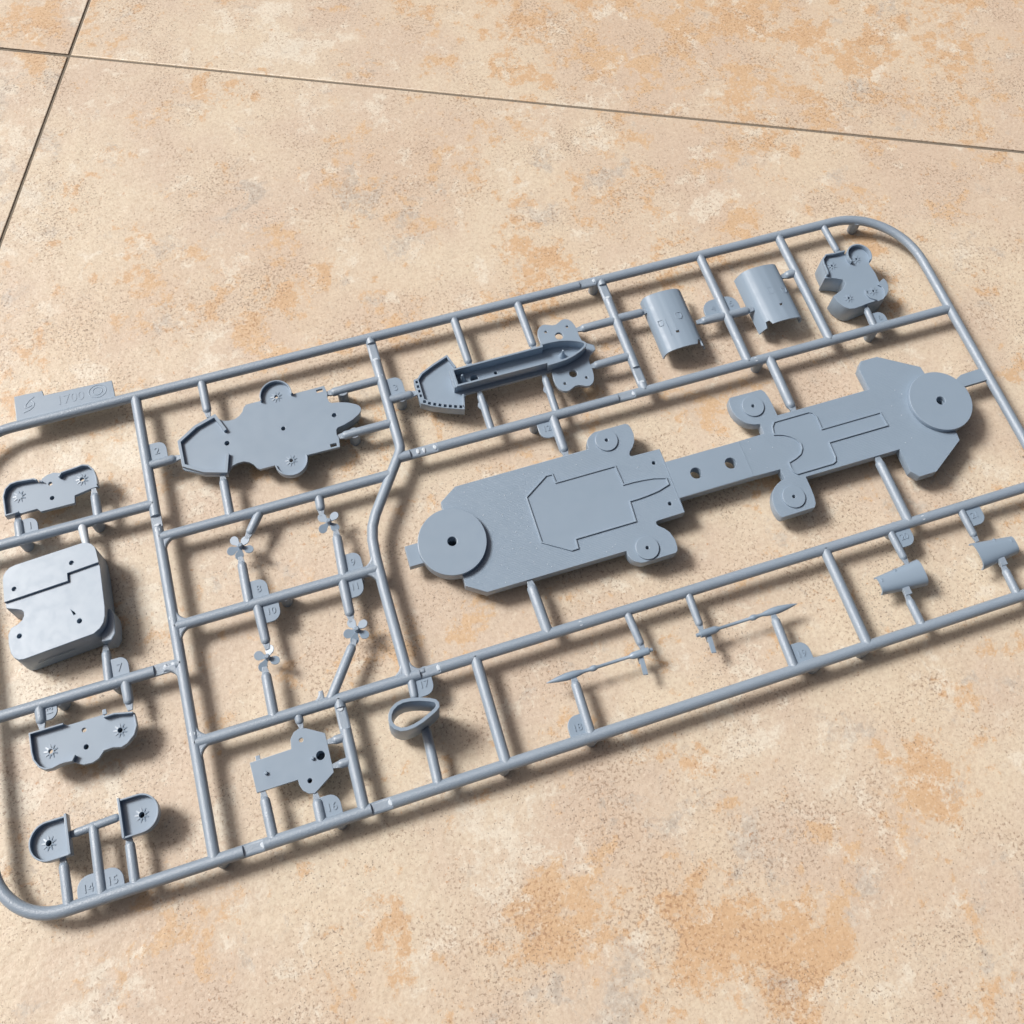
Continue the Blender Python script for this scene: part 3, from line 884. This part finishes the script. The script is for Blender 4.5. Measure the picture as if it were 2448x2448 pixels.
# ------------------------------------------------------------------ part 6: four lobed deckhouse block
blk = [(190.2, 174.6), (190.3, 178.0), (190.8, 180.0), (192.6, 181.4), (196.0, 181.0), (200.0, 181.0)]
blk += [(204.2 + 4.45 * cos(radians(a)), 177.6 + 4.45 * sin(radians(a))) for a in range(150, -61, -12)]
blk += [(207.3, 170.0), (207.0, 166.3), (208.7, 167.0), (209.2, 165.6), (209.0, 163.8), (208.1, 162.0), (206.8, 160.6), (205.4, 159.8), (203.4, 159.5), (202.2, 159.8), (198.4, 159.6), (196.3, 159.3), (193.9, 159.1), (192.0, 159.5), (190.5, 160.8),
        (189.2, 163.2), (188.8, 165.6), (190.6, 166.3), (192.4, 167.0), (194.0, 167.8), (195.3, 169.3), (195.0, 170.8), (192.6, 172.0), (190.4, 172.7), (189.0, 173.0)]
b6 = prism('deckhouse_block', blk, -6.2, 2.6, root, [circ(193.6, 176.9, 0.42, 16), circ(203.2, 177.0, 0.42, 16), circ(203.2, 163.5, 0.42, 16), circ(193.6, 163.3, 0.42, 16)], bev=0.1,
           label='tall four lobed block with recessed cups on top')
wall('cup_wall', [(189.9, 173.4), (190.45, 174.6), (190.6, 178.0), (191.1, 179.7), (192.8, 181.0), (196.0, 180.7), (200.0, 180.7)], 0.5, 2.4, 4.2, b6)
wall('cup_wall', [(204.2 + 4.2 * cos(radians(a)), 177.6 + 4.2 * sin(radians(a))) for a in range(205, -50, -10)], 0.5, 2.4, 4.6, b6)
prism('wing', [(205.6, 165.2), (206.9, 166.2), (208.7, 167.0), (209.2, 165.6), (209.0, 163.8), (208.1, 162.0), (206.8, 160.6), (205.4, 159.9), (206.6, 162.4), (206.6, 164.2)], 2.5, 3.4, b6)
wall('cup_wall', [(200.6, 164.6), (200.2, 163.2), (200.8, 161.4), (202.4, 160.1)], 0.5, 2.4, 3.3, b6)
for (x, y) in ((193.6, 176.9), (203.2, 177.0), (203.2, 163.5), (193.6, 163.3)):
    star_hub(b6, x, y, 2.6, 0.42, 8, 0.8)

# ------------------------------------------------------------------ part 7: square hangar block
box = [(-90.6, 138.2), (-90.5, 144.8), (-90.2, 146.2), (-89.4, 147.3), (-88.2, 148.1), (-86.6, 148.4), (-67.2, 149.0), (-65.6, 148.7), (-64.4, 147.9), (-63.5, 146.6), (-63.2, 145.2), (-62.9, 140.5), (-63.0, 128.0), (-63.3, 125.2), (-63.9, 123.4), (-65.1, 122.0), (-67.0, 121.0),
       (-86.8, 119.9), (-88.2, 120.2), (-89.4, 121.2), (-90.2, 122.8), (-90.6, 125.7), (-90.5, 128.4), (-89.6, 130.1), (-87.8, 130.6), (-86.4, 131.4), (-85.7, 132.6), (-85.7, 133.7), (-86.2, 134.5), (-87.6, 135.2), (-90.4, 136.4)]
wedge = [(-72.4, 129.9), (-71.7, 129.2), (-71.3, 128.4), (-71.9, 128.3)]
hb = prism('hangar_block', box, -6.6, 4.0, root, [circ(-70.46, 126.0, 0.68, 22), circ(-87.45, 127.0, 0.66, 22), wedge], bev=0.15,
           label='square hangar block with rounded corners and stepped top')
top = [(-90.55, 138.0)] + box[1:12] + [(-63.0, 141.5), (-72.1, 141.0), (-72.2, 138.6)]
prism('raised_top', top, 3.9, 5.0, hb, [circ(-87.5, 141.1, 0.66, 22), circ(-70.6, 143.8, 0.68, 22)], bev=0.08)
prism('side_bulge', [(-66, 119.4), (-63.2, 119.0), (-61.9, 120.6), (-61.5, 124.0), (-61.6, 126.6), (-62.4, 128.4), (-64.6, 128.6)], -6.6, 0.6, hb, bev=0.3)
hb.rotation_mode = 'QUATERNION'
hb.rotation_quaternion = Matrix.Rotation(radians(-5.5), 4, Vector((1, 1, 0)).normalized()).to_quaternion()   # tilt added so the flat top catches the sun's sheen
wall('moulding_line', [(-84.5, 119.75), (-74.0, 120.35)], 0.16, -1.4, -1.15, hb)

# ------------------------------------------------------------------ parts 1 and 13: gun platforms; 14 and 15: gun tubs
p1 = [(-88.6, 165.4), (-88.7, 171.5), (-87.9, 173.9), (-86.2, 175.3), (-84.1, 175.5), (-79.3, 174.9), (-78.4, 174.1), (-77.9, 174.1), (-77.1, 175.0), (-75.5, 175.8), (-73.6, 176.0), (-71.6, 175.3), (-71.0, 174.3), (-69.7, 174.8), (-66.7, 175.0),
      (-64.6, 175.4), (-62.8, 174.8), (-61.4, 172.9), (-60.9, 170.1), (-60.9, 167.6), (-63.0, 167.6), (-68.3, 166.7), (-68.6, 164.3), (-78.6, 164.4), (-79.6, 165.6)]
g1 = prism('gun_platform', p1, -0.9, 0.6, root, [circ(-74.9, 172.6, 0.6, 20), circ(-74.9, 167.8, 0.66, 20), circ(-65.5, 171.2, 0.65, 20)], bev=0.08, label='gun platform with curved walls and gear shaped hubs, at the far left')
wall('platform_wall', [(-84.6, 165.5), (-88.4, 165.4), (-88.5, 171.5), (-87.7, 173.8), (-86.1, 175.1), (-84.1, 175.3), (-79.3, 174.8), (-78.4, 174.2)], 0.42, -0.9, 2.5, g1)
wall('platform_wall', [(-71.9, 173.4), (-71.0, 174.5), (-69.7, 174.65), (-66.7, 174.9), (-64.6, 175.2), (-62.9, 174.6), (-61.6, 172.8), (-61.1, 170.1), (-61.1, 167.7)], 0.42, -0.9, 2.5, g1)
wall('platform_wall', [(-77.9, 174.3), (-76.9, 173.5)], 0.36, 0.5, 1.7, g1)
star_hub(g1, -84.3, 171.0, 0.6, 0.0, 9, 1.0)
star_hub(g1, -65.5, 171.2, 0.6, 0.65)
p13 = [(-88.5, 100.4), (-79.2, 100.4), (-78.4, 99.9), (-68.5, 99.9), (-68.1, 98.95), (-65.5, 98.95), (-62.8, 98.3), (-60.4, 97.9), (-60.1, 94.2), (-61.1, 91.9), (-63.3, 90.1), (-65.0, 89.6), (-67.3, 90.2), (-70.0, 90.1), (-71.4, 88.7),
       (-73.2, 88.1), (-75.6, 88.3), (-77.2, 89.2), (-77.9, 89.7), (-80.2, 89.9), (-81.5, 89.8), (-83.4, 89.4), (-85.3, 89.6), (-86.9, 90.8), (-88.1, 92.9), (-88.4, 95.2)]
g13 = prism('gun_platform', p13, -0.9, 0.6, root, [circ(-74.3, 97.3, 0.62, 20), circ(-74.3, 92.7, 0.68, 20), circ(-64.8, 94.3, 0.7, 20), circ(-83.6, 94.3, 0.6, 20)], bev=0.08, label='gun platform with curved walls and gear shaped hubs, below the hangar block')
wall('platform_wall', [(-79.2, 100.2), (-88.25, 100.2), (-88.2, 95.2), (-87.9, 93.0), (-86.7, 90.9), (-85.2, 89.8), (-83.4, 89.6), (-81.5, 90.0), (-80.2, 90.1), (-78.1, 89.9), (-77.2, 91.2)], 0.42, -0.9, 2.4, g13)
wall('platform_wall', [(-68.4, 98.8), (-65.5, 98.8), (-62.8, 98.15), (-60.6, 97.7)], 0.42, -0.9, 2.4, g13)
wall('platform_wall', [(-60.45, 97.2), (-60.3, 94.2), (-61.3, 92.0), (-63.4, 90.3), (-65.0, 89.8), (-67.3, 90.4), (-69.9, 90.3)], 0.42, -0.9, 1.6, g13)
star_hub(g13, -83.6, 94.3, 0.6, 0.6)
star_hub(g13, -64.8, 94.3, 0.6, 0.7)
socket(g13, -64.8, 94.3, 0.7, -4.5, -0.85)
socket(g13, -74.3, 92.7, 0.68, -4.5, -0.85)
socket(g1, -74.9, 167.8, 0.66, -4.5, -0.85)
prism('nub', [(-68.9, 99.8), (-67.7, 99.8), (-67.8, 101.2), (-68.8, 101.2)], 0.0, 0.8, g13)
def tub(cx, cy, side, label):
    """D shaped tub, flat side facing +x when side=1"""
    arc = [(cx - side * 4.85 * cos(radians(a)), cy + 4.75 * sin(radians(a))) for a in range(90, -91, -10)]
    fx = cx + side * 4.9
    out = [(fx, cy + 4.75)] + arc + [(fx, cy - 4.75)]
    o = prism('gun_tub', out, -1.0, 0.5, root, [circ(cx - side * 0.3, cy - 0.3, 0.75, 22)], bev=0.08, label=label)
    socket(o, cx - side * 0.3, cy - 0.3, 0.75, -5.0, -0.95)
    wall('tub_wall', out, 0.42, -1.0, 2.4, o, closed=True)
    prism('flange', rect(fx - 0.3, cy - 4.8, fx + 0.35, cy + 5.4), -1.4, 2.6, o)
    star_hub(o, cx - side * 0.3, cy - 0.3, 0.5, 0.75)
    return o
tub(-86.4, 71.6, 1, 'round ended gun tub with its flat side to the right')
tub(-62.7, 71.3, -1, 'round ended gun tub with its flat side to the left')

# ------------------------------------------------------------------ part 16: keyhole shaped deck plate
p16 = [(-32.35, 75.5), (-32.0, 67.4), (-20.7, 67.4), (-20.6, 66.0), (-20.0, 64.4), (-18.6, 63.1), (-17.0, 62.7), (-16.1, 63.2), (-10.9, 66.4), (-10.85, 68.8), (-10.85, 73.4), (-10.9, 77.1), (-15.7, 79.9), (-17.6, 80.4), (-19.2, 79.8), (-20.4, 78.3), (-20.75, 75.7)]
d16 = prism('deck_plate', p16, -0.4, 0.8, root, [circ(-13.35, 71.7, 1.22, 28), circ(-17.6, 77.2, 0.62, 18), circ(-17.6, 66.2, 0.66, 18)], bev=0.07, label='thin keyhole shaped plate with pins and holes')
for x in (-28.6, -15.6):
    finish('pin', lathe_mesh([(0.48, 0.7), (0.48, 1.5), (0.3, 1.75)], (x, 71.5, 0), seg=16), M_PL, d16)
socket(d16, -13.35, 71.7, 1.2, -5.0, -0.35)
socket(d16, -17.6, 66.2, 0.6, -4.5, -0.35)
prism('nub', rect(-30.6, 75.3, -29.4, 76.8), -0.2, 0.5, d16)

# ------------------------------------------------------------------ part 17: funnel ring
fun = [(7.25, 74.3), (7.6, 75.6), (8.5, 76.8), (10.0, 77.7), (11.8, 78.05), (14.0, 77.85), (16.6, 77.2), (19.3, 76.2), (20.6, 75.5), (21.1, 74.7), (20.9, 73.8), (20.0, 73.15), (17.6, 72.1), (15.5, 71.3), (13.2, 70.75), (11.2, 70.6), (9.5, 70.9), (8.1, 71.9), (7.4, 73.1)]
fun = [(x * 0.9877, y * 0.9877) for x, y in fun]
wall('funnel', fun, 0.95, -2.6, 10.0, root, closed=True, label='hollow funnel ring with rounded triangular section')

# ------------------------------------------------------------------ parts 18 and 19: propeller shafts
def shaft(x0, s, label):
    prof = [(0.05, 0), (0.4, 1.4), (0.8, 3.6), (1.12, 6.2), (1.08, 8.6), (0.8, 10.4), (0.52, 11.6), (0.54, 13.2), (0.8, 14.0), (0.88, 14.5), (0.8, 15.1), (0.48, 15.8), (0.48, 25.6), (0.85, 26.3), (1.08, 27.0), (1.08, 31.8), (0.58, 31.9), (0.55, 33.0)]
    me = lathe_mesh([(r, s * h) for r, h in prof], (x0, 72.0, 0.1), axis='X', seg=18)
    o = finish('propeller_shaft', me, M_PL, root, label, smooth=40)
    xa = x0 + s * 29.2
    prism('strut', [(xa - 0.7, 71.8), (xa + 0.7, 71.8), (xa + 0.2, 65.8), (xa - 1.2, 66.1)], -1.0, -0.2, o)
    prism('strut', [(xa - 0.9, 71.8), (xa - 0.2, 71.8), (xa - 0.5, 69.4), (xa - 1.0, 69.6)], -2.2, -0.9, o)
    return o
shaft(52.8, 1, 'thin propeller shaft pointing left')
shaft(132.8, -1, 'thin propeller shaft pointing right')

# ------------------------------------------------------------------ parts 20 and 21: half round cowls
def cowl(x0, w0, x1, w1, yc, label):
    bm = bmesh.new()
    N = 16
    rows = []
    for i in range(9):
        t = i / 8
        x = x0 + (x1 - x0) * t
        w = w0 + (w1 - w0) * t
        h = 2.9 + (w - 3) * 0.55
        row_o, row_i = [], []
        for j in range(N + 1):
            a = pi * j / N
            q = 0.72
            cy, sz = cos(a), sin(a)
            cy = math.copysign(abs(cy) ** q, cy)
            sz = abs(sz) ** q
            row_o.append(bm.verts.new((x, yc + w * cy, -1.7 + h * sz)))
            row_i.append(bm.verts.new((x, yc + (w - 0.45) * cy, -1.7 + (h - 0.45) * sz)))
        rows.append((row_o, row_i))
    for (a, ai), (b, bi) in zip(rows, rows[1:]):
        for j in range(N):
            bm.faces.new((a[j], a[j + 1], b[j + 1], b[j]))
            bm.faces.new((ai[j], bi[j], bi[j + 1], ai[j + 1]))
        bm.faces.new((a[0], b[0], bi[0], ai[0])); bm.faces.new((a[N], ai[N], bi[N], b[N]))
    for (a, ai) in (rows[0], rows[-1]):
        for j in range(N):
            bm.faces.new((a[j], ai[j], ai[j + 1], a[j + 1]))
    bmesh.ops.recalc_face_normals(bm, faces=bm.faces)
    me = bpy.data.meshes.new('cowl')
    bm.to_mesh(me); bm.free()
    return finish('half_round_cowl', me, M_PL, root, label, smooth=40)
c20 = cowl(159.4, 2.75, 174.3, 4.1, 69.9, 'half round cowl widening to the right')
c21 = cowl(193.2, 4.3, 206.8, 2.75, 69.4, 'half round cowl widening to the left')
prism('rib', rect(165.6, 72.0, 166.2, 73.0), 0.2, 1.1, c20)
prism('rib', rect(200.2, 71.4, 200.8, 72.6), 0.2, 1.1, c21)
prism('slot_lip', rect(160.3, 70.4, 160.8, 71.4), 0.9, 1.25, c20, bev=0.05)
prism('slot_lip', rect(205.4, 70.0, 205.9, 71.0), 0.9, 1.25, c21, bev=0.05)
prism('mount_block', rect(165.7, 64.6, 167.9, 66.9), -1.0, 0.7, root, mat=M_RUN)
prism('mount_block', rect(198.8, 64.2, 201.0, 66.6), -1.0, 0.7, root, mat=M_RUN)

# ------------------------------------------------------------------ parts 8 to 11: propellers
def propeller(x, y, blades, label):
    hub = finish('propeller', lathe_mesh([(0.72, -1.0), (0.80, 0.5), (0.72, 1.9), (0.5, 2.2)], (x, y, 0), seg=18), M_PL, root, label)
    for (bx, by) in blades:
        d = Vector((bx - x, by - y))
        L = d.length
        a = atan2(d.y, d.x)
        pts = [(0.35, 0.38)] + [(L + 1.4 * cos(radians(t)), 1.32 * sin(radians(t))) for t in range(140, -141, -20)] + [(0.35, -0.38)]
        me = prism_mesh([pts[::-1]], -0.17, 0.17, 0.07)
        me.transform(Matrix.Translation((x, y, 0.1)) @ Matrix.Rotation(a, 4, 'Z') @ Matrix.Rotation(radians(-13), 4, 'X'))
        finish('blade', me, M_PL, hub)
    return hub
propeller(-23.1, 136.6, [(-24.6, 139.0), (-21.5, 138.2), (-20.9, 135.2), (-24.0, 134.1), (-26.0, 136.1)], 'tiny five bladed propeller at the upper left of the group')
propeller(4.0, 136.6, [(2.3, 138.6), (6.0, 138.1), (1.8, 135.1), (5.4, 134.5)], 'tiny four bladed propeller at the upper right of the group')
propeller(-22.0, 102.1, [(-24.3, 103.4), (-21.0, 104.2), (-20.1, 100.8), (-23.8, 100.0)], 'tiny four bladed propeller at the lower left of the group')
propeller(4.4, 102.4, [(3.4, 104.8), (6.5, 103.6), (1.7, 102.1), (3.1, 99.9), (6.2, 100.5)], 'tiny five bladed propeller at the lower right of the group')
